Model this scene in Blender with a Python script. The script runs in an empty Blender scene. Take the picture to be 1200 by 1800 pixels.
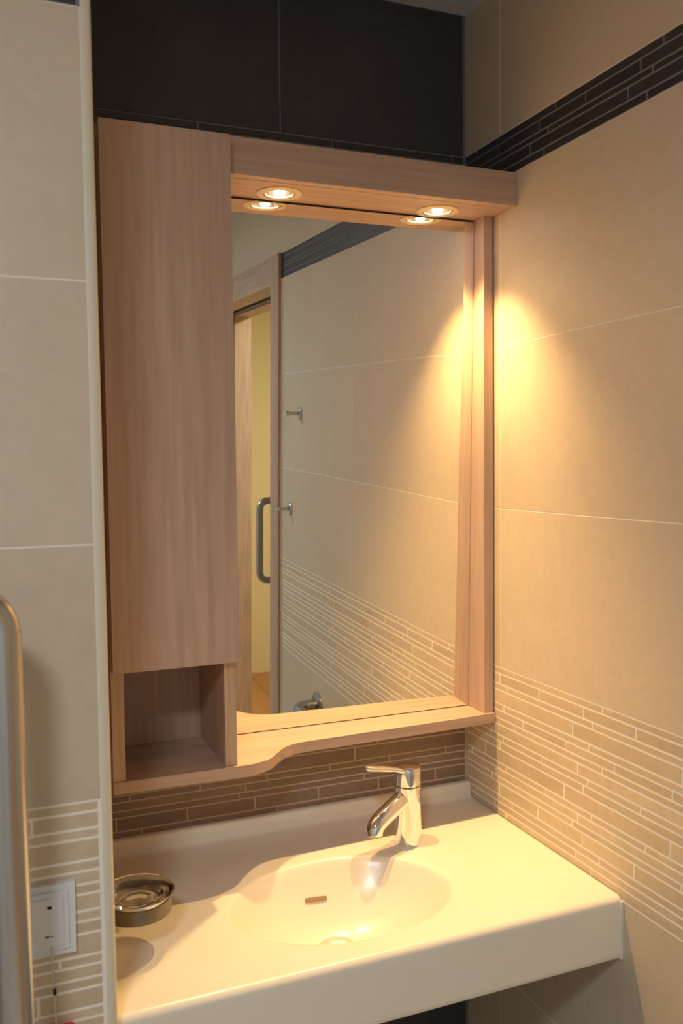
import bpy, bmesh, math, random
from mathutils import Vector, Matrix
rnd = random.Random(7)
ZO = 1.135          # height of the mosaic's top edge above the floor; all z below are relative to it
S = bpy.context.scene
COL = S.collection

# ---------------------------------------------------------------- camera
CX, CY, CZ = -.9087, -1.5547, .3942
YAW, PITCH, ROLL, FPX = -.3899, -.0583, -.0115, 1573.1
cam_d = bpy.data.cameras.new('camera'); cam = bpy.data.objects.new('camera', cam_d); COL.objects.link(cam)
fw = Vector((-math.sin(YAW)*math.cos(PITCH), math.cos(YAW)*math.cos(PITCH), math.sin(PITCH)))
rt = Vector((math.cos(YAW), math.sin(YAW), 0)); up = rt.cross(fw)
r2 = math.cos(ROLL)*rt + math.sin(ROLL)*up; u2 = -math.sin(ROLL)*rt + math.cos(ROLL)*up
cam.matrix_world = Matrix(((r2.x, u2.x, -fw.x, CX), (r2.y, u2.y, -fw.y, CY), (r2.z, u2.z, -fw.z, CZ+ZO), (0, 0, 0, 1)))
cam_d.sensor_fit = 'VERTICAL'; cam_d.sensor_height = 36; cam_d.lens = 36*FPX/1800
cam_d.clip_start = .02; cam_d.clip_end = 50
cam_d.dof.use_dof = True; cam_d.dof.focus_distance = 1.75; cam_d.dof.aperture_fstop = 7.0
S.camera = cam

# ---------------------------------------------------------------- world, room lights, exposure
W = bpy.data.worlds.new('world'); S.world = W; W.use_nodes = True
W.node_tree.nodes['Background'].inputs[0].default_value = (.75, .8, .85, 1)
W.node_tree.nodes['Background'].inputs[1].default_value = .05
S.view_settings.view_transform = 'Standard'; S.view_settings.look = 'None'
S.view_settings.gamma = 1; S.view_settings.use_curve_mapping = False
S.view_settings.exposure = 0.0
CEILING_W, CORRIDOR_W, SPOT_W = 16.5, 28.0, 37.0
CEILING_C, CORRIDOR_C, SPOT_C = (.87, .97, 1.08), (1.0, .93, .78), (1.0, .645, .27)

def area(name, loc, size, power, color):
    l = bpy.data.lights.new(name, 'AREA'); l.shape = 'DISK'; l.size = size; l.energy = power; l.color = color
    o = bpy.data.objects.new(name, l); o.location = (loc[0], loc[1], loc[2]+ZO); COL.objects.link(o); return o
area('ceiling_lamp_glow', (-1.28, -1.90, 1.20), .30, CEILING_W, CEILING_C)
area('corridor_fill_light', (.90, -1.95, 1.20), .30, CORRIDOR_W, CORRIDOR_C)  # added, unseen source; placed to brighten door jamb and corridor wall

# ---------------------------------------------------------------- materials
def mat(name, base, rough=.5, metal=0, spec=.5):
    m = bpy.data.materials.new(name); m.use_nodes = True
    b = m.node_tree.nodes['Principled BSDF']
    b.inputs['Base Color'].default_value = (*base, 1); b.inputs['Roughness'].default_value = rough
    b.inputs['Metallic'].default_value = metal; b.inputs['Specular IOR Level'].default_value = spec
    return m, m.node_tree, b
def mottled(name, c1, c2, scale, rough, vec_scale=(1, 1, 1), bump=0, detail=6, spec=.5, vary=.0, fine=None):
    """stone / wood grain: two tones through object-space noise, each object shifted by its own random"""
    m, t, b = mat(name, c1, rough, 0, spec); N, L = t.nodes, t.links
    tc = N.new('ShaderNodeTexCoord'); mp = N.new('ShaderNodeMapping'); mp.inputs['Scale'].default_value = vec_scale
    oi = N.new('ShaderNodeObjectInfo'); ad = N.new('ShaderNodeVectorMath'); ad.operation = 'ADD'
    ml = N.new('ShaderNodeMath'); ml.operation = 'MULTIPLY'; ml.inputs[1].default_value = 37.0
    L.new(oi.outputs['Random'], ml.inputs[0]); L.new(tc.outputs['Object'], mp.inputs[0])
    L.new(mp.outputs[0], ad.inputs[0]); L.new(ml.outputs[0], ad.inputs[1])
    nz = N.new('ShaderNodeTexNoise'); nz.inputs['Scale'].default_value = scale; nz.inputs['Detail'].default_value = detail
    nz.inputs['Roughness'].default_value = .62; L.new(ad.outputs[0], nz.inputs['Vector'])
    cr = N.new('ShaderNodeValToRGB'); cr.color_ramp.elements[0].position = .32; cr.color_ramp.elements[1].position = .68
    cr.color_ramp.elements[0].color = (*c1, 1); cr.color_ramp.elements[1].color = (*c2, 1)
    L.new(nz.outputs[0], cr.inputs[0]); out = cr.outputs[0]
    if fine:
        n2 = N.new('ShaderNodeTexNoise'); n2.inputs['Scale'].default_value = fine[0]; n2.inputs['Detail'].default_value = 3
        L.new(ad.outputs[0], n2.inputs['Vector'])
        mr = N.new('ShaderNodeMapRange'); mr.inputs[1].default_value = .35; mr.inputs[2].default_value = .65
        mr.inputs[3].default_value = 1-fine[1]; mr.inputs[4].default_value = 1+fine[1]*.5
        L.new(n2.outputs[0], mr.inputs[0])
        hs = N.new('ShaderNodeHueSaturation'); L.new(mr.outputs[0], hs.inputs['Value']); L.new(out, hs.inputs['Color']); out = hs.outputs[0]
    if vary:
        mr = N.new('ShaderNodeMapRange'); mr.inputs[3].default_value = 1-vary; mr.inputs[4].default_value = 1+vary
        L.new(oi.outputs['Random'], mr.inputs[0])
        hs = N.new('ShaderNodeHueSaturation'); L.new(mr.outputs[0], hs.inputs['Value']); L.new(out, hs.inputs['Color']); out = hs.outputs[0]
    L.new(out, b.inputs['Base Color'])
    if bump:
        bp = N.new('ShaderNodeBump'); bp.inputs['Strength'].default_value = bump; bp.inputs['Distance'].default_value = .002
        L.new(nz.outputs[0], bp.inputs['Height']); L.new(bp.outputs[0], b.inputs['Normal'])
    return m
M = {}
M['tile'] = mottled('beige_stoneware', (.63, .51, .36), (.665, .545, .395), 5, .42, fine=(60, .03), vary=.02, bump=.05)
M['mosaic'] = mottled('beige_mosaic', (.62, .48, .31), (.68, .535, .36), 6, .42, fine=(70, .06), vary=.06, bump=.08)
M['dark'] = mottled('anthracite_stoneware', (.042, .041, .049), (.056, .054, .062), 7, .38, fine=(90, .12), vary=.03, bump=.05)
M['dark_mosaic'] = mottled('anthracite_mosaic', (.040, .034, .034), (.056, .048, .046), 8, .38, fine=(90, .10), vary=.10, bump=.08)
M['brown_mosaic'] = mottled('brown_mosaic', (.205, .138, .098), (.26, .178, .130), 8, .40, fine=(90, .12), vary=.10, bump=.08)
M['grout'] = mat('cream_grout', (.93, .86, .74), .8)[0]
M['grout_thin'] = mat('cream_joint', (.88, .80, .67), .8)[0]
M['grout_grey'] = mat('grey_grout', (.19, .19, .20), .8)[0]
M['grout_brown'] = mat('brown_grout', (.50, .39, .28), .8)[0]
M['wood_v'] = mottled('oak_veneer_upright', (.475, .315, .225), (.60, .415, .300), 9, .5, (1, 1, .055), fine=(90, .12), bump=.15)
M['wood_h'] = mottled('oak_veneer_level', (.475, .315, .225), (.60, .415, .300), 9, .5, (.055, 1, 1), fine=(90, .12), bump=.15)
M['wood_y'] = mottled('oak_veneer_deep', (.475, .315, .225), (.60, .415, .300), 9, .5, (1, .055, 1), fine=(90, .12), bump=.15)
M['edge_v'] = mottled('oak_edge_upright', (.52, .355, .23), (.62, .44, .29), 14, .5, (1, 1, .05), fine=(120, .15))
M['edge_h'] = mottled('oak_edge_level', (.52, .355, .23), (.62, .44, .29), 14, .5, (.05, 1, 1), fine=(120, .15))
M['solid'] = mottled('cream_solid_surface', (.84, .76, .62), (.86, .78, .64), 12, .24, detail=2)
M['chrome'] = mat('chrome', (.88, .88, .90), .05, 1)[0]
M['steel'] = mat('brushed_steel', (.56, .55, .54), .27, 1)[0]
M['dark_steel'] = mat('satin_steel', (.42, .40, .38), .32, 1)[0]
M['mirror'] = mat('mirror_silver', (.93, .93, .88), .0, 1)[0]
M['mirror_edge'] = mat('mirror_edge', (.10, .12, .10), .2)[0]
M['ring'] = mat('satin_brass_ring', (.82, .66, .40), .42, .15)[0]
M['reflector'] = mat('lamp_reflector', (.72, .60, .48), .22, 1)[0]
M['ring_steel'] = mat('dull_grey_metal', (.20, .18, .15), .38, 1)[0]
M['satin'] = mat('satin_chrome', (.80, .76, .68), .30, .8)[0]
M['black'] = mat('flat_black', (.012, .010, .009), .8)[0]  # plain black shared by door track, mirror backing, seam, print and knot
M['slot'] = mat('overflow_slot_shade', (.33, .22, .12), .5)[0]  # brown stands for the shade inside the slot
M['white'] = mat('white_plastic', (.78, .78, .80), .35)[0]
M['cord'] = mat('pale_cord', (.66, .58, .46), .7)[0]
M['red'] = mat('red_plastic', (.62, .02, .03), .4)[0]
M['plaster'] = mottled('white_plaster', (.66, .67, .66), (.70, .71, .70), 30, .8)
M['yellow'] = mottled('yellow_paint', (.76, .66, .38), (.79, .69, .41), 20, .8)
M['trim'] = mat('cream_corner_trim', (.78, .70, .55), .35)[0]
M['silicone'] = mat('cream_silicone', (.80, .73, .62), .45)[0]
M['floor_tile'] = mottled('floor_stoneware', (.48, .41, .33), (.54, .47, .38), 6, .45)
M['plank'] = mottled('corridor_plank', (.42, .185, .06), (.60, .30, .11), 5, .35, (1, .08, 1), vary=.12)
def emis(name, col, s):
    m, t, b = mat(name, (0, 0, 0)); b.inputs['Emission Color'].default_value = (*col, 1); b.inputs['Emission Strength'].default_value = s; return m
M['bulb'] = emis('halogen_glow', (1.0, .93, .97), 26)
M['lampface'] = emis('ceiling_lamp_face', (1, 1, 1), 3)
g, t_, b_ = mat('clear_glass', (1, 1, 1), .02); b_.inputs['Transmission Weight'].default_value = 1; b_.inputs['IOR'].default_value = 1.48
M['glass'] = g

# ---------------------------------------------------------------- helpers
def link(name, me, m=None, parent=None, loc=None):
    o = bpy.data.objects.new(name, me); COL.objects.link(o)
    if m is not None and not me.materials: me.materials.append(M[m] if isinstance(m, str) else m)
    if loc: o.location = loc
    if parent is not None: o.parent = parent; o.matrix_parent_inverse = Matrix.Translation(-parent.location)
    return o
def tag(o, label=None, cat=None, group=None, kind=None):
    for k, v in (('label', label), ('category', cat), ('group', group), ('kind', kind)):
        if v: o[k] = v
    return o
def thing(name, loc, label, cat, group=None):
    o = bpy.data.objects.new(name, None); COL.objects.link(o); o.empty_display_size = .03
    o.location = (loc[0], loc[1], loc[2]+ZO)
    o.matrix_world = Matrix.Translation(o.location)
    return tag(o, label, cat, group)
def bmobj(name, bm, m, parent=None, smooth=False, bevel=0, seg=2, centre=True):
    if bevel:
        bmesh.ops.bevel(bm, geom=[e for e in bm.edges if e.calc_face_angle(0) > .6], offset=bevel, segments=seg, affect='EDGES', clamp_overlap=True)
    bmesh.ops.recalc_face_normals(bm, faces=bm.faces)
    me = bpy.data.meshes.new(name); c = Vector((0, 0, 0))
    if centre and bm.verts:
        for k in range(3):
            c[k] = (min(v.co[k] for v in bm.verts)+max(v.co[k] for v in bm.verts))/2
        for v in bm.verts: v.co -= c
    bm.to_mesh(me); bm.free()
    if smooth:
        for p in me.polygons: p.use_smooth = True
        try: me.set_sharp_from_angle(angle=math.radians(38))
        except Exception: pass
    return link(name, me, m, parent, c)
def add_box(bm, x0, x1, y0, y1, z0, z1):
    vs = [bm.verts.new((x, y, z+ZO)) for x in (x0, x1) for y in (y0, y1) for z in (z0, z1)]
    for f in ((0, 1, 3, 2), (4, 6, 7, 5), (0, 4, 5, 1), (2, 3, 7, 6), (0, 2, 6, 4), (1, 5, 7, 3)):
        bm.faces.new([vs[i] for i in f])
def box(name, m, x0, x1, y0, y1, z0, z1, parent=None, bevel=0, seg=2):
    bm = bmesh.new(); add_box(bm, x0, x1, y0, y1, z0, z1); return bmobj(name, bm, m, parent, bevel=bevel, seg=seg, smooth=bevel > 0)
def boxes(name, m, bl, parent=None):
    bm = bmesh.new()
    for b in bl: add_box(bm, *b)
    return bmobj(name, bm, m, parent)
def frame_of(d):
    d = Vector(d).normalized(); a = Vector((0, 0, 1)) if abs(d.z) < .9 else Vector((1, 0, 0))
    u = d.cross(a).normalized(); return u, d.cross(u).normalized()
def add_tube(bm, pts, rad, n=20, caps=True):
    pts = [Vector((p[0], p[1], p[2]+ZO)) for p in pts]; rs = rad if isinstance(rad, (list, tuple)) else [rad]*len(pts)
    rings = []; u = None
    for i, p in enumerate(pts):
        d = (pts[min(i+1, len(pts)-1)]-pts[max(i-1, 0)]).normalized()
        if u is None: u, v = frame_of(d)
        else:
            u = (u-d*u.dot(d)).normalized(); v = d.cross(u)
        rings.append([bm.verts.new(p+(u*math.cos(2*math.pi*k/n)+v*math.sin(2*math.pi*k/n))*rs[i]) for k in range(n)])
    for a, b in zip(rings, rings[1:]):
        for k in range(n): bm.faces.new((a[k], a[(k+1) % n], b[(k+1) % n], b[k]))
    if caps: bm.faces.new(rings[0][::-1]); bm.faces.new(rings[-1])
def tube(name, m, pts, rad, parent=None, n=20, bevel=0):
    bm = bmesh.new(); add_tube(bm, pts, rad, n); return bmobj(name, bm, m, parent, smooth=True, bevel=bevel)
def lathe(name, m, prof, origin, axis=(0, 0, 1), parent=None, n=40, closed=False):
    """prof: (radius, height along axis) pairs"""
    bm = bmesh.new(); ax = Vector(axis).normalized(); u, v = frame_of(ax); o = Vector((origin[0], origin[1], origin[2]+ZO)); rings = []
    for r, h in prof:
        if r < 1e-6: rings.append([bm.verts.new(o+ax*h)])
        else: rings.append([bm.verts.new(o+ax*h+(u*math.cos(2*math.pi*k/n)+v*math.sin(2*math.pi*k/n))*r) for k in range(n)])
    pr = list(zip(rings, rings[1:]))
    if closed: pr.append((rings[-1], rings[0]))
    for a, b in pr:
        for k in range(n):
            if len(a) == 1 and len(b) == 1: continue
            if len(a) == 1: bm.faces.new((a[0], b[k], b[(k+1) % n]))
            elif len(b) == 1: bm.faces.new((a[k], a[(k+1) % n], b[0]))
            else: bm.faces.new((a[k], a[(k+1) % n], b[(k+1) % n], b[k]))
    return bmobj(name, bm, m, parent, smooth=True, centre=False)
def arc(c, r, a0, a1, n, e1, e2):
    c = Vector(c); e1 = Vector(e1); e2 = Vector(e2)
    return [tuple(c+r*(math.cos(a0+(a1-a0)*i/n)*e1+math.sin(a0+(a1-a0)*i/n)*e2)) for i in range(n+1)]

# tiles: chamfered slabs on a wall face; mesh data shared between alike pieces
TC = {}
def tile(name, m, side, a0, a1, z0, z1, parent, th=.0015, ch=.0003, gap=.002):
    """side: 'x-' wall faces -x at x=0 plane coordinate given in parent['plane']; a = y there, a = x on y- walls"""
    pl = parent['plane_'+side]
    a0 += gap/2; a1 -= gap/2; z0 += gap/2; z1 -= gap/2
    if a1-a0 < .002 or z1-z0 < .002: return None
    w, h = round(a1-a0, 4), round(z1-z0, 4); key = (side, m, w, h, th)
    if key not in TC:
        P = []
        for q, (iw, ih, d) in enumerate(((w/2, h/2, 0), (w/2, h/2, th-ch), (w/2-ch, h/2-ch, th))):
            for sx, sz in ((-1, -1), (1, -1), (1, 1), (-1, 1)):
                a, z = sx*iw, sz*ih
                P.append({'x-': (-d, a, z), 'x+': (d, a, z), 'y-': (a, -d, z), 'y+': (a, d, z)}[side])
        F = []
        for r in (0, 4):
            for k in range(4): F.append((r+k, r+(k+1) % 4, r+4+(k+1) % 4, r+4+k))
        F.append((8, 9, 10, 11))
        if side in ('x-', 'y+'): F = [f[::-1] for f in F]
        me = bpy.data.meshes.new(name); me.from_pydata(P, [], F); me.materials.append(M[m]); TC[key] = me
    ac, zc = (a0+a1)/2, (z0+z1)/2+ZO
    o = bpy.data.objects.new(name, TC[key]); COL.objects.link(o)
    o.location = (pl, ac, zc) if side[0] == 'x' else (ac, pl, zc)
    o.parent = parent; o.matrix_parent_inverse = parent.matrix_world.inverted()
    return o
def cuts(lo, hi, off, per):
    """cut positions between lo and hi at off + k*per"""
    k = math.ceil((lo-off)/per); c = [lo]
    while off+k*per < hi-1e-6:
        if off+k*per > lo+1e-6: c.append(off+k*per)
        k += 1
    return c+[hi]
def course(name, m, side, lo, hi, z0, z1, off, per, parent, gap=.0032):
    c = cuts(lo, hi, off, per)
    for a, b in zip(c, c[1:]): tile(name, m, side, a, b, z0, z1, parent, gap=gap)
ROWS = [0, -.0125, -.032, -.044, -.070, -.0825, -.098, -.110, -.130, -.1425, -.1575, -.184, -.196, -.2115, -.2235, -.2475, -.2605, -.274, -.293]
OFFR = [(-.169, .25), (-.1217, .125), (-.1454, .25), (-.0931, .25), (-.1345, .25), (-.1985, .125), (-.1695, .25), (-.1066, .25), (-.1325, .125),
        (-.1215, .25), (-.0704, .25), (-.1435, .125), (-.1071, .25), (-.0929, .25), (-.1195, .125), (-.1629, .25), (-.1030, .25), (-.1416, .25)]
BAND = [.98, .966, .947, .936, .916, .902]
OFFB = [(-.0422, .25), (-.1210, .125), (-.0210, .25), (-.2190, .25), (-.0098, .25)]

# ---------------------------------------------------------------- structure
CEIL = 1.248; FL = -1.135
def structure(name, m, bl, **planes):
    o = boxes(name, m, bl); o['kind'] = 'structure'
    for k, v in planes.items(): o['plane_'+k] = v
    bpy.context.view_layer.update(); return o
T = .0015
floor = structure('floor', 'grout_thin', [(-2.3, 0, -2.75, 0, FL-.05, FL)])
for i in range(6):
    for j in range(7):
        bm = bmesh.new(); x0, y0 = -2.3+i*.4, -2.75+j*.4
        x1, y1 = min(x0+.4, 0), min(y0+.4, 0)
        if x1-x0 < .02 or y1-y0 < .02: continue
        add_box(bm, x0+.0015, x1-.0015, y0+.0015, y1-.0015, FL, FL+.0015); bmobj('floor_tile', bm, 'floor_tile', floor)
ceiling = structure('ceiling', 'plaster', [(-2.3, .2, -2.75, 0, CEIL, CEIL+.05)])
# right wall, with the pocket for the sliding door
OP0, OP1, OPZ = -1.42, -2.425, .90
wr = structure('wall_right', 'grout_thin', [
    (T, .2, -.76, 0, FL, CEIL),
    (T, .067, OP0, -.76, FL, CEIL), (.125, .2, OP0, -.76, FL, CEIL), (.067, .125, OP0, -.76, .955, CEIL),
    (T, .067, OP1, OP0, OPZ, CEIL), (.125, .2, OP1, OP0, OPZ, CEIL), (.067, .125, OP1, OP0, .955, CEIL),
    (T, .2, -3.77, OP1, FL, CEIL)], **{'x-': T})
box('grout_bed', 'grout', T-.0010, T, -1.326, 0, -.293, .0, wr)
for z0, z1 in ((FL, -.293), (0, .902), (.98, CEIL)): box('grout_bed', 'grout_thin', T-.0012, T, -1.326 if z0 < .9 else -2.75, 0, z0, z1, wr)
box('grout_bed', 'grout_grey', T-.0010, T, -1.326, 0, .902, .98, wr)
ZB = [FL, -.893, -.593, -.293]; ZM = [0, .3, .6, .902]
for z0, z1 in list(zip(ZB, ZB[1:]))+list(zip(ZM, ZM[1:])):
    course('wall_tile', 'tile', 'x-', -1.325, 0, z0, z1, -.124, .6, wr, gap=.0018)
    tile('wall_tile', 'tile', 'x-', -2.75, OP1-.07, z0, z1, wr)
course('wall_tile', 'tile', 'x-', -2.75, 0, .98, CEIL, -.124, .6, wr, gap=.0018)
for (z1, z0), (off, per) in zip(zip(ROWS, ROWS[1:]), OFFR):
    course('mosaic_strip', 'mosaic', 'x-', -1.325, 0, z0, z1, off, per, wr)
for (z1, z0), (off, per) in zip(zip(BAND, BAND[1:]), OFFB):
    course('dark_mosaic_strip', 'dark_mosaic', 'x-', -1.325, 0, z0, z1, off, per, wr, gap=.003)
for z0, z1, m in ((FL, .902, 'trim'), (.902, .98, 'dark')):
    box('edge_trim', m, -.003, T, -1.3328, -1.3255, z0, z1, wr)

# back wall, all anthracite
wb = structure('wall_back', 'grout_grey', [(-.7686, .2, T, .06, FL, CEIL)], **{'y-': T})
for z0, z1 in zip(ZB, ZB[1:]): course('wall_tile', 'dark', 'y-', -.7686, -.004, z0, z1, -.379, .6, wb)
course('wall_tile', 'dark', 'y-', -.7686, -.004, .98, CEIL, -.379, .6, wb)
for z0, z1 in zip(ZM, ZM[1:]): course('wall_tile', 'dark', 'y-', -.7686, -.004, z0, z1, -.379, .6, wb)
OFFK = [(-.10, .25), (-.05, .125), (-.1, .25), (-.2, .25), (-.06, .25), (-.11, .125), (-.04, .25), (-.22, .25), (-.05, .125),
        (-.1997, .25), (-.2475, .25), (-.0496, .125), (-.2151, .25), (-.2280, .25), (-.0736, .125), (-.1550, .25), (-.1, .25), (-.2, .25)]
box('grout_bed', 'grout_brown', -.7686, 0, T-.0010, T, -.293, 0, wb)
for (z1, z0), (off, per) in zip(zip(ROWS, ROWS[1:]), OFFK):
    course('mosaic_strip', 'brown_mosaic', 'y-', -.7686, -.004, z0, z1, off, per, wb)
for (z1, z0), (off, per) in zip(zip(BAND, BAND[1:]), ((-.0287, .25), (-.1, .125), (-.06, .25), (-.2, .25), (-.15, .25))):
    course('dark_mosaic_strip', 'dark_mosaic', 'y-', -.7686, -.004, z0, z1, off, per, wb, gap=.003)

# partition on the left: front face y = PY, niche face x = PXE
PY, PXE, PXT = -.4945, -.7686, -.7815
wl = structure('wall_partition', 'grout_thin', [(-2.3, PXE-T-.003, PY+T, .06, FL, CEIL)], **{'y-': PY+T, 'x+': PXE-T-.003})
box('grout_bed', 'grout', -2.3, PXT, PY+T-.0010, PY+T, -.293, 0, wl)
for z0, z1 in ((FL, -.293), (0, .902), (.98, CEIL)): box('grout_bed', 'grout_thin', -2.3, PXT, PY+T-.0012, PY+T, z0, z1, wl)
box('grout_bed', 'grout_grey', -2.3, PXT, PY+T-.0010, PY+T, .902, .98, wl)
for z0, z1 in list(zip(ZB, ZB[1:]))+list(zip(ZM, ZM[1:]))+[(.98, CEIL)]:
    course('wall_tile', 'tile', 'y-', -2.3, PXT, z0, z1, -.98, .6, wl, gap=.0022)
    tile('wall_tile', 'tile', 'x+', PY+.012, 0, z0, z1, wl)
tile('wall_tile', 'tile', 'x+', PY+.012, 0, -.293, 0, wl)
OFFP = [(-.885, .25), (-.8596, .125), (-.94, .25), (-.90, .25), (-.87, .25), (-.895, .125), (-.95, .25), (-.91, .25), (-.882, .125),
        (-.93, .25), (-.885, .25), (-.8333, .125), (-.945, .25), (-.90, .25), (-.8586, .125), (-.875, .25), (-.92, .25), (-.89, .25)]
for (z1, z0), (off, per) in zip(zip(ROWS, ROWS[1:]), OFFP):
    course('mosaic_strip', 'mosaic', 'y-', -2.3, PXT-.003, z0, z1, off, per, wl, gap=.0034)
for (z1, z0), (off, per) in zip(zip(BAND, BAND[1:]), OFFB):
    course('dark_mosaic_strip', 'dark_mosaic', 'y-', -2.3, PXT-.003, z0, z1, off, per, wl, gap=.003)
# rounded corner trim up the partition's free edge
bm = bmesh.new(); R = .011
prof = [(PXT, PY+.006), (PXT, PY-.0006)]+[(PXE-R+R*math.sin(a), PY-.0006+R-R*math.cos(a)) for a in [i*math.pi/16 for i in range(9)]]+[(PXE, PY+.016), (PXE-.008, PY+.016)]
lo = [bm.verts.new((x, y, FL+ZO)) for x, y in prof]; hi = [bm.verts.new((x, y, CEIL+ZO)) for x, y in prof]
for k in range(len(prof)): j = (k+1) % len(prof); bm.faces.new((lo[k], lo[j], hi[j], hi[k]))
bm.faces.new(lo[::-1]); bm.faces.new(hi)
tr = bmobj('trim_1', bm, 'trim', smooth=True); tr['kind'] = 'structure'

structure('wall_left', 'plaster', [(-2.36, -2.3, -2.75, .06, FL, CEIL)])
structure('wall_rear', 'plaster', [(-2.36, 0, -2.81, -2.75, FL, CEIL)])
# corridor seen through the door, in the mirror
structure('wall_corridor', 'yellow', [(.2, 1.7, -3.83, -3.77, FL, CEIL), (1.64, 1.7, -3.77, .2, FL, CEIL), (.2, 1.7, .14, .2, FL, CEIL)])
structure('ceiling_corridor', 'plaster', [(.2, 1.7, -3.83, .2, CEIL, CEIL+.05)])
cf_ = structure('floor_corridor', 'black', [(-.0, 1.7, -3.83, .2, FL-.06, FL-.004)])
k = 0
for i in range(8):
    y = -3.77+(i % 3)*-.3
    while y < .14:
        a, b = max(y, -3.77), min(y+1.2, .14)
        x0, x1 = .2+i*.18, min(.2+(i+1)*.18, 1.64)
        if b-a > .05: box('floor_plank', 'plank', x0+.001, x1-.001, a+.001, b-.001, FL-.004, FL, cf_)
        y += 1.2
box('threshold_board', 'plank', T, .2, OP1, OP0, FL-.004, FL+.002, cf_)

# ---------------------------------------------------------------- sliding door in its casing
dr = bpy.data.objects.new('door_1', None); COL.objects.link(dr); dr.location = (.05, -1.9, 0)
dr.matrix_world = Matrix.Translation(dr.location); dr['kind'] = 'structure'
box('casing', 'wood_v', -.012, T, OP0, -1.3335, FL, .98, dr, .0015)
box('casing', 'wood_v', -.012, T, OP1-.086, OP1, FL, .98, dr, .002)
boxes('header_casing', 'wood_y', [(-.011, T, OP1, OP0, .90, .979)], dr)
box('jamb_lining', 'edge_v', T, .066, OP0-.012, OP0, FL, .89, dr)
box('jamb_lining', 'edge_v', -.011, .066, OP1, OP1+.014, FL, .89, dr)
box('jamb_lining', 'edge_v',   .126, .2, OP1, OP1+.014, FL, .89, dr)
box('jamb_lining', 'edge_v',   .126, .2, OP0-.012, OP0, FL, .89, dr)
box('jamb_back', 'wood_v', .066, .126, OP1, OP1+.006, FL, .90, dr)
box('header_lining', 'edge_h', -.011, .066, OP1, OP0, .888, .90, dr)
box('header_lining', 'edge_h',   .126, .2, OP1, OP0, .888, .90, dr)
box('sliding_track', 'black', .0665, .1255, OP1, OP0, .902, .954, dr)
lf = box('door_leaf', 'wood_v', .078, .114, -1.69, -.79, FL+.008, .901, dr, .002)
hy = -1.615
pts = [(.078, hy, .160)]+arc((.048, hy, .130), .030, math.pi/2, math.pi, 8, (1, 0, 0), (0, 0, 1))+arc((.048, hy, -.100), .030, math.pi, 1.5*math.pi, 8, (1, 0, 0), (0, 0, 1))+[(.078, hy, -.130)]
pts = [(p[0]-.010 if p[0] < .077 else p[0], p[1], p[2]+.002) for p in pts]
hd = tube('pull_handle', 'dark_steel', pts, .0125, lf, 18)

# ---------------------------------------------------------------- tall wall cabinet, left
cb = thing('wall_cabinet', (-.63, -.1, -.091), 'tall oak-veneer wall cabinet with a full door above an open compartment', 'cabinet')
CL, CR, CFY = -.727, -.533, -.190
box('side_panel', 'wood_v', CL, CL+.019, CFY, -.001, -.091, .888, cb, .0006, 1)
box('side_panel', 'wood_v', CR-.019, CR, CFY, -.001, -.091, .888, cb, .0006, 1)
box('front_edging', 'edge_v', CL, CL+.019, CFY-.0012, CFY-.0001, -.0905, .0795, cb)
box('front_edging', 'edge_v', CR-.019, CR, CFY-.0012, CFY-.0001, -.0905, .0795, cb)
box('top_panel', 'wood_h', CL+.019, CR-.019, CFY, -.001, .869, .888, cb)
box('compartment_ceiling', 'wood_h', CL+.019, CR-.019, CFY, -.001, .0805, .0985, cb)
box('back_panel', 'wood_v', CL+.019, CR-.019, -.019, -.001, -.091, .869, cb)
box('cabinet_door', 'wood_v', CL+.001, CR+.0015, CFY-.020, CFY-.0015, .0795, .8885, cb, .0010)

# ---------------------------------------------------------------- mirror surround with light canopy
ms = thing('mirror_surround', (-.27, -.06, .84), 'oak-veneer mirror surround with a deep light canopy and a right-hand upright', 'mirror frame')
box('back_board', 'wood_v', CR, -.003, -.018, -.001, -.0905, .8975, ms)
box('canopy_front', 'wood_h', CR+.0003, -.0005, -.180, -.161, .8402, .898, ms, .0010)
box('canopy_top', 'wood_h', CR+.0003, -.0005, -.161, -.018, .880, .8975, ms)
LAMPS = [(-.4195, -.1070), (-.1185, -.1035)]
bm = bmesh.new(); zb = .8400+ZO     # underside board with two round lamp holes
outer = [bm.verts.new((x, y, zb)) for x, y in ((CR+.0003, -.161), (-.0005, -.161), (-.0005, -.018), (CR+.0003, -.018))]
es = [bm.edges.new((outer[i], outer[(i+1) % 4])) for i in range(4)]
for lx, ly in LAMPS:
    ring = [bm.verts.new((lx+.031*math.cos(a), ly+.031*math.sin(a), zb)) for a in [2*math.pi*i/32 for i in range(32)]]
    es += [bm.edges.new((ring[i], ring[(i+1) % 32])) for i in range(32)]
bmesh.ops.triangle_fill(bm, use_beauty=True, edges=es)
ex = bmesh.ops.extrude_face_region(bm, geom=bm.faces[:])
for v in [g for g in ex['geom'] if isinstance(g, bmesh.types.BMVert)]: v.co.z += .010
bmobj('canopy_underside', bm, 'wood_h', ms)
box('canopy_lip', 'wood_h', CR+.0003, -.0005, -.161, -.1605, .8400, .8500, ms)
box('upright_panel', 'wood_v', -.0225, -.0035, -.1035, -.018, -.0905, .8398, ms, .0008)
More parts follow.
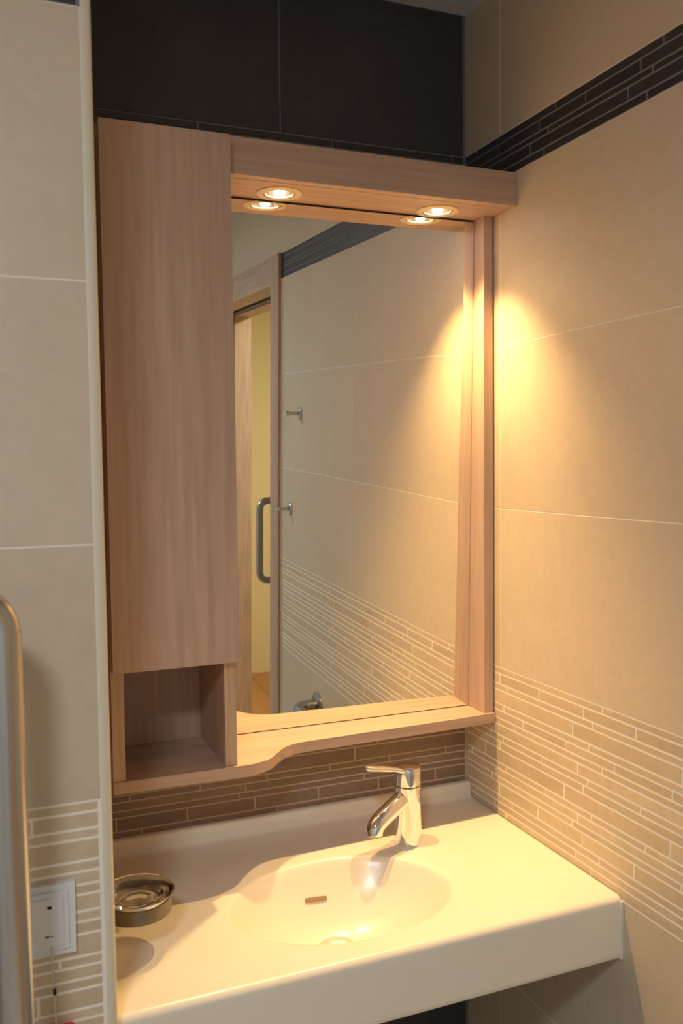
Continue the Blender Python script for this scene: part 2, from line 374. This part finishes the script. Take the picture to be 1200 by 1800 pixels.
# mirror glass: leans forward very slightly, as it does in the photograph
MT, MY = -.0286, -.0089
n = Vector((math.sin(MY), -math.cos(MT), math.sin(MT))).normalized(); mo = Vector((-.25, -.0566, .45))
def my_(x, z): return mo.y-(n.x*(x-mo.x)+n.z*(z-mo.z))/n.y
X0, X1, Z0, Z1 = CR+.0008, -.0232, -.0893, .8362
bm = bmesh.new()
fv = [bm.verts.new((x, my_(x, z), z+ZO)) for x, z in ((X0, Z0), (X1, Z0), (X1, Z1), (X0, Z1))]
bv = [bm.verts.new((v.co.x, v.co.y+.005, v.co.z)) for v in fv]
bm.faces.new(fv); bm.faces.new(bv[::-1])
for i in range(4): bm.faces.new((fv[i], fv[(i+1) % 4], bv[(i+1) % 4], bv[i]))
mg = bmobj('mirror_glass', bm, 'mirror', ms); mg.data.materials.append(M['mirror_edge'])
for p in mg.data.polygons:
    if abs(p.normal.y) < .9: p.material_index = 1
mg['label'] = 'clear mirror pane'
bm = bmesh.new()
for dx, dz in ((0, 0),):
    a = [bm.verts.new((x, my_(x, z)+.0055, z+ZO)) for x, z in ((X0, Z0), (X1, Z0), (X1, Z1), (X0, Z1))]
    b = [bm.verts.new((v.co.x, -.0181, v.co.z)) for v in a]
    bm.faces.new(a); bm.faces.new(b[::-1])
    for i in range(4): bm.faces.new((a[i], a[(i+1) % 4], b[(i+1) % 4], b[i]))
bmobj('mirror_backing', bm, 'black', ms)

# ---------------------------------------------------------------- wavy shelf under cabinet and mirror
def catmull(P, n=8):
    out = []
    for i in range(len(P)-1):
        p0, p1, p2, p3 = P[max(i-1, 0)], P[i], P[i+1], P[min(i+2, len(P)-1)]
        for k in range(n):
            t = k/n
            out.append(tuple(.5*((2*p1[j])+(-p0[j]+p2[j])*t+(2*p0[j]-5*p1[j]+4*p2[j]-p3[j])*t*t+(-p0[j]+3*p1[j]-3*p2[j]+p3[j])*t**3) for j in (0, 1)))
    return out+[P[-1]]
curve = catmull([(-.727, -.1935), (-.65, -.1945), (-.56, -.1965), (-.5346, -.1975), (-.5042, -.1960), (-.4766, -.1830), (-.4575, -.1620), (-.4414, -.1440), (-.424, -.1310), (-.401, -.1245), (-.3678, -.1225), (-.3257, -.1220), (-.2801, -.1195), (-.2131, -.1185), (-.1181, -.1155), (-.0030, -.1090)])
out = curve+[(-.0030, -.0008), (-.727, -.0008)]
bm = bmesh.new()
top = [bm.verts.new((x, y, -.0910+ZO)) for x, y in out]; bot = [bm.verts.new((x, y, -.1095+ZO)) for x, y in out]
bm.faces.new(top); bm.faces.new(bot[::-1])
for i in range(len(out)): j = (i+1) % len(out); bm.faces.new((top[i], bot[i], bot[j], top[j]))
ed = [e for e in bm.edges if e.calc_face_angle(0) > 1.2 and all(v in set(top[:len(curve)]) for v in e.verts)]
bmesh.ops.bevel(bm, geom=ed, offset=.0018, segments=2, affect='EDGES')
sh = bmobj('wall_shelf', bm, 'wood_h', smooth=True)
tag(sh, 'oak-veneer shelf with a wavy front edge running under the cabinet and the mirror', 'shelf')

# ---------------------------------------------------------------- recessed halogen spots
def spot(lx, ly, label):
    z = .8400
    t = thing('recessed_spotlight', (lx, ly, z), label, 'lamp', 'halogen spots in the canopy')
    lathe('trim_ring', 'ring', [(.0385, 0), (.0385, -.0012), (.0372, -.0022), (.0285, -.0026), (.0275, -.0018), (.0270, .004), (.0300, .004), (.0305, 0)], (lx, ly, z-.0002), parent=t, closed=True)
    lathe('gimbal_ring', 'ring', [(.0262, -.0012), (.0240, -.0020), (.0225, -.0008), (.0225, .004), (.0262, .004)], (lx, ly, z), parent=t, closed=True)
    lathe('reflector', 'reflector', [(.0224, .0005), (.0212, .006), (.0175, .014), (.0120, .022), (.0060, .026), (0, .026)], (lx, ly, z), parent=t)
    lathe('bulb', 'bulb', [(0, -.0015), (.0050, -.0008), (.0085, .0020), (.0090, .0050), (.0075, .0085), (.003, .011), (0, .011)], (lx, ly, z), parent=t)
    l = bpy.data.lights.new('halogen_beam', 'SPOT'); l.energy = SPOT_W; l.color = SPOT_C; l.spot_size = math.radians(88); l.spot_blend = 1.0; l.shadow_soft_size = .010
    o = bpy.data.objects.new('halogen_beam', l); COL.objects.link(o); o.location = (lx, ly, z-.014+ZO)
    o.rotation_euler = (math.radians(SPOT_TILT), 0, 0)
    o.parent = t; o.matrix_parent_inverse = t.matrix_world.inverted()
SPOT_TILT = -6
spot(*LAMPS[0], 'left halogen spot with a brass ring in the canopy, nearer the tall cabinet')
spot(*LAMPS[1], 'right halogen spot with a brass ring in the canopy, nearer the tiled wall')

# ---------------------------------------------------------------- washbasin
ZD = -.2865; BX, BY, BA, BB, BD = -.394, -.292, .177, .1285, .102
def bowl(x, y):
    rho = math.sqrt(((x-BX)/BA)**2+((y-BY)/BB)**2)
    a = BD*(1-rho**2.9)/.0055
    d = .0055*(math.log1p(math.exp(a)) if a < 30 else a)
    if rho < 1: d += .004*(1-rho)**2
    return d
wbn = thing('washbasin', (-.385, -.235, ZD), 'long cream solid-surface washbasin with an oval bowl, set between partition and right wall', 'washbasin')
prof = [(-.440, -.3845), (-.4675, -.3850), (-.4700, -.3825)]
prof += [(-.4700, -.3825+(.0845)*i/12) for i in range(1, 13)]
prof += [(-.4700+.012*(1-math.cos(a)), ZD-.012+.012*math.sin(a)) for a in [i*math.pi/16 for i in range(1, 9)]]
y = -.458
while y < -.026: y += .002; prof.append((y, ZD))
prof += [(-.024+.010*math.sin(a), ZD+.010*(1-math.cos(a))) for a in [i*math.pi/12 for i in range(1, 7)]]
prof += [(-.0138, -.2620), (-.0128, -.2590), (-.0105, -.2572), (-.0040, -.2570), (-.0005, -.2570)]
xs = [PXE+.001+(-.0012-PXE-.001)*i/380 for i in range(381)]
V = []; F = []
for (y, z) in prof:
    for x in xs:
        zz = z-(bowl(x, y) if abs(z-ZD) < 1e-6 else 0)
        V.append((x, y, zz+ZO))
nx = len(xs)
for j in range(len(prof)-1):
    for i in range(nx-1): F.append((j*nx+i, j*nx+i+1, (j+1)*nx+i+1, (j+1)*nx+i))
me = bpy.data.meshes.new('basin_top'); me.from_pydata(V, [], F)
for p in me.polygons: p.use_smooth = True
link('basin_top', me, 'solid', wbn)
# drain cap, overflow slot, sealant at the wall
zdr = ZD-bowl(-.394, -.262)
dc = lathe('drain_cap', 'satin', [(.0300, 0), (.0305, .004), (.0290, .0065), (.0200, .0095), (.010, .0108), (0, .011)], (-.394, -.262, zdr), parent=wbn)
bm = bmesh.new()
def patch(m_name, nm, L, Hh, off, ca):
    bm = bmesh.new(); n_ = 24; rim = []
    def surf(px, q):   # q: 0..1 down the bowl's back wall
        yy = -.1905-q; return Vector((px, yy, ZD-bowl(px, yy)+ZO))
    for i in range(n_):
        a = 2*math.pi*i/n_; px = math.copysign(L-Hh*1.0, math.cos(a))+Hh*1.0*math.cos(a); q = ca-Hh*.62*math.sin(a)
        rim.append(bm.verts.new(surf(-.403+px, q)+Vector((0, -off, off*.6))))
    bm.faces.new(rim); return bmobj(nm, bm, m_name, wbn)
patch('slot', 'overflow_slot', .0195, .0034, .0016, .0012)  # flat patch on the bowl, no hole cut; its dark is painted
box('sealant_strip', 'silicone', -.0045, -.0002, -.4725, -.4655, -.385, -.293, wbn, .001)

# ---------------------------------------------------------------- single-lever tap
FX, FY = -.2130, -.1560
fc = thing('tap', (FX, FY, ZD), 'chrome single-lever tap standing behind the oval bowl', 'tap')
lathe('tap_body', 'chrome', [(0, .0002), (.0245, .0002), (.0246, .002), (.0243, .010), (.0238, .060), (.0236, .1035), (.0230, .1042)], (FX, FY, ZD), parent=fc, n=56)
lathe('cartridge_seam', 'black', [(.0225, .1035), (.0225, .1060)], (FX, FY, ZD), parent=fc, n=40)
capm = lathe('tap_head', 'chrome', [(.0230, .1055), (.0237, .1060), (.0238, .128), (.0235, .1345), (.0222, .1372), (.0150, .1386), (0, .1392)], (FX, FY, ZD), parent=fc, n=56)
ph = math.radians(66); d = (-math.sin(ph), -math.cos(ph))
def fp(s, z, dd=d): return (FX+dd[0]*s, FY+dd[1]*s, z)
sp = [fp(.004, -.203), fp(.018, -.2055), fp(.040, -.2130), fp(.062, -.2205), fp(.076, -.2260), fp(.0850, -.2310), fp(.0895, -.2375), fp(.0905, -.2450)]
tube('spout', 'chrome', sp, [.0150, .0156, .0156, .0155, .0154, .0152, .0150, .0148], fc, 32)
lathe('aerator', 'dark_steel', [(0, -.0010), (.0120, -.0010), (.0130, 0), (.0130, .004), (0, .004)], fp(.0905, -.2462), parent=fc, n=28)
ph2 = math.radians(80); d2 = (-math.sin(ph2), -math.cos(ph2))
# lever: rises out of the head and narrows to a rounded paddle, built as lofted ovals
bm = bmesh.new(); rings = []
side = Vector((-d2[1], d2[0], 0))
for s, z, w, h in ((.012, -.1545, .0150, .0045), (.020, -.1520, .0165, .0060), (.026, -.1500, .0135, .0062), (.034, -.1478, .0110, .0050), (.046, -.1455, .0105, .0068), (.058, -.1428, .0105, .0064), (.072, -.1398, .0102, .0057), (.084, -.1370, .0098, .0055), (.0885, -.1360, .0080, .0045), (.0905, -.1356, .0045, .0025)):
    c = Vector(fp(s, z, d2)); c.z += ZO; u = Vector((0, 0, 1))
    rings.append([bm.verts.new(c+side*w*math.cos(2*math.pi*k/24)+u*h*math.sin(2*math.pi*k/24)) for k in range(24)])
for a, b in zip(rings, rings[1:]):
    for k in range(24): bm.faces.new((a[k], a[(k+1) % 24], b[(k+1) % 24], b[k]))
bm.faces.new(rings[0][::-1]); bm.faces.new(rings[-1])
bmobj('lever', bm, 'chrome', fc, smooth=True)

# ---------------------------------------------------------------- glass soap dish in its wall holder
DX, DY, DZ = -.7155, -.3150, -.2065
sd = lathe('soap_dish', 'glass', [(0, -.0095), (.006, -.0100), (.012, -.0125), (.020, -.0125), (.0225, -.0105), (.0245, -.0115), (.029, -.0110), (.0345, -.0050), (.0385, .0010), (.0430, .0035), (.0490, .0038), (.0515, .0015), (.0505, -.0015), (.0455, -.0040), (.0440, -.0070), (.0430, -.019), (.036, -.0235), (0, -.0235)], (DX, DY, DZ), n=64)
tag(sd, 'round clear glass soap dish at the left end of the washbasin', 'soap dish')
hdl = thing('soap_dish_holder', (DX, DY, DZ-.01), 'brushed steel ring holder carrying the glass soap dish beside the partition', 'holder')
lathe('holder_ring', 'ring_steel', [(.0452, -.0060), (.0478, -.0060), (.0478, -.0260), (.0452, -.0260)], (DX, DY, DZ), parent=hdl, n=56, closed=True)
boxes('holder_arm', 'dark_steel', [(-.7680, DX-.044, DY-.006, DY+.006, DZ-.022, DZ-.012)], hdl)
lathe('wall_rosette', 'dark_steel', [(0, .006), (.016, .006), (.018, .004), (.018, 0), (0, 0)], (PXE-.0035, DY, DZ-.017), axis=(1, 0, 0), parent=hdl, n=32)

# ---------------------------------------------------------------- pull-cord call switch on the partition
SX0, SX1, SZ0, SZ1 = -.8935, -.8150, -.1725, -.0890
sw = thing('call_switch', ((SX0+SX1)/2, PY, (SZ0+SZ1)/2), 'square white call switch with a pull cord on the tiled partition', 'switch')
box('switch_frame', 'white', SX0, SX1, PY-.0075, PY, SZ0, SZ1, sw, .0022)
box('switch_frame_rim', 'white', SX0+.008, SX1-.008, PY-.0105, PY-.0070, SZ0+.008, SZ1-.008, sw, .0016)
box('switch_insert', 'white', SX0+.014, SX1-.014, PY-.0125, PY-.0100, SZ0+.014, SZ1-.014, sw, .0012)
box('printed_symbol', 'black', -.8465, -.8415, PY-.0129, PY-.0124, -.1145, -.1110, sw)
box('printed_symbol', 'black', -.8500, -.8450, PY-.0129, PY-.0124, -.1475, -.1458, sw)
box('printed_symbol', 'black', -.8430, -.8410, PY-.0129, PY-.0124, -.1475, -.1460, sw)
tube('cord', 'cord', [(-.8430, PY-.012, -.159), (-.8425, PY-.0125, -.19), (-.8412, PY-.012, -.22), (-.8405, PY-.0118, -.255)], .0011, sw, 10)
tube('cord_knot', 'black', [(-.8412, PY-.012, -.2085), (-.8410, PY-.012, -.2160)], .0019, sw, 10)
hnd = bmesh.new()   # red triangular grip
a = [hnd.verts.new((x, PY-.0155, z+ZO)) for x, z in ((-.8480, -.2545), (-.8235, -.2545), (-.8200, -.2570), (-.8340, -.2890), (-.8390, -.2890), (-.8510, -.2570))]
b = [hnd.verts.new((v.co.x, v.co.y+.007, v.co.z)) for v in a]
hnd.faces.new(a); hnd.faces.new(b[::-1])
for i in range(6): hnd.faces.new((a[i], a[(i+1) % 6], b[(i+1) % 6], b[i]))
tri = bmobj('cord_grip', hnd, 'red', sw, bevel=.0012); tri['label'] = 'red plastic grip'

# ---------------------------------------------------------------- folded-up grab rail on the partition (left edge)
gr = thing('folding_grab_rail', (-.935, PY, -.62), 'brushed steel folding grab rail standing upright against the tiled partition', 'grab rail')
RY, RX, RR, RT = -.620, -.8870, .0182, .2640
pts = [(RX, PY-.012, -.700), (RX, PY-.05, -.700)]+arc((RX, PY-.055, -.640), .060, -math.pi/2, -math.pi, 8, (0, 1, 0), (0, 0, 1))
pts = [(RX, PY-.015, -.70), (RX, -.56, -.70)]+arc((RX, -.56, -.64), .060, -math.pi/2, -math.pi, 8, (0, 1, 0), (0, 0, 1))
pts += [(RX, RY, -.3), (RX, RY, 0), (RX, RY, RT-.035)]+arc((RX-.040, RY, RT-.040), .040, 0, math.pi/2, 10, (1, 0, 0), (0, 0, 1))
X2 = RX-.110
pts += arc((X2+.040, RY, RT-.040), .040, math.pi/2, math.pi, 10, (1, 0, 0), (0, 0, 1))+[(X2, RY, 0), (X2, RY, -.3)]
pts += [(X2, RY, -.64)]+arc((X2, -.56, -.64), .060, -math.pi, -math.pi/2, 8, (0, 1, 0), (0, 0, 1))+[(X2, PY-.015, -.70)]
tube('rail_tube', 'steel', pts, RR, gr, 32)
box('wall_plate', 'steel', X2-.03, RX+.03, PY-.016, PY-.0005, -.755, -.645, gr, .003)

# ---------------------------------------------------------------- hooks and grab bar on the right wall (seen in the mirror)
def hook(y, z, label):
    t = thing('coat_hook', (0, y, z), label, 'hook', 'coat hooks on the right wall')
    lathe('rosette', 'steel', [(0, .006), (.017, .006), (.0195, .004), (.0195, 0), (0, 0)], (0, y, z), axis=(-1, 0, 0), parent=t, n=32)
    lathe('peg', 'steel', [(.0055, .006), (.0052, .030), (.0050, .033), (.0078, .036), (.0082, .041), (.0070, .045), (0, .046)], (0, y, z), axis=(-1, 0, 0), parent=t, n=24)
hook(-1.149, .474, 'upper of the two steel coat hooks reflected in the mirror')
hook(-1.240, .173, 'lower steel coat hook, reflected close to the door casing in the mirror')
gb = thing('wall_grab_bar', (0, -.96, -.383), 'brushed steel grab bar on the right wall, reflected low in the mirror above the shelf', 'grab bar')
lathe('flange', 'dark_steel', [(0, .009), (.032, .009), (.036, .006), (.036, 0), (0, 0)], (0, -.968, -.383), axis=(-1, 0, 0), parent=gb, n=40)
pts = [(-.005, -.968, -.383), (-.040, -.968, -.383)]+arc((-.040, -.938, -.383), .030, -math.pi/2, -math.pi, 8, (1, 0, 0), (0, 1, 0))
pts = [(-.004, -.968, -.383), (-.034, -.968, -.383)]+[(-.036-.034*math.sin(a), -.934-.034*math.cos(a), -.383) for a in [i*math.pi/16 for i in range(9)]]
pts += [(-.070, -.80, -.383)]+[(-.036-.034*math.cos(a), -.766+.034*math.sin(a), -.383) for a in [i*math.pi/16 for i in range(9)]]+[(-.004, -.732, -.383)]
tube('bar', 'dark_steel', pts, .0165, gb, 24)
lathe('flange', 'dark_steel', [(0, .009), (.032, .009), (.036, .006), (.036, 0), (0, 0)], (0, -.732, -.383), axis=(-1, 0, 0), parent=gb, n=40)

# ---------------------------------------------------------------- ceiling lamp of the room; the corridor one is added, unseen
for x, y, lab in ((-1.28, -1.90, 'flat round ceiling lamp over the middle of the bathroom'), (.90, -1.95, 'flat round ceiling lamp, added unseen to light the yellow corridor and door jamb')):
    t = thing('ceiling_lamp', (x, y, CEIL), lab, 'lamp')
    lathe('lamp_housing', 'white', [(0, 0), (.165, 0), (.170, -.010), (.165, -.028), (.158, -.028), (.158, -.020), (0, -.020)], (x, y, CEIL), parent=t, n=40)
    lathe('diffuser', 'lampface', [(0, -.0335), (.12, -.031), (.157, -.024), (.157, -.0205), (0, -.0205)], (x, y, CEIL), parent=t, n=40)
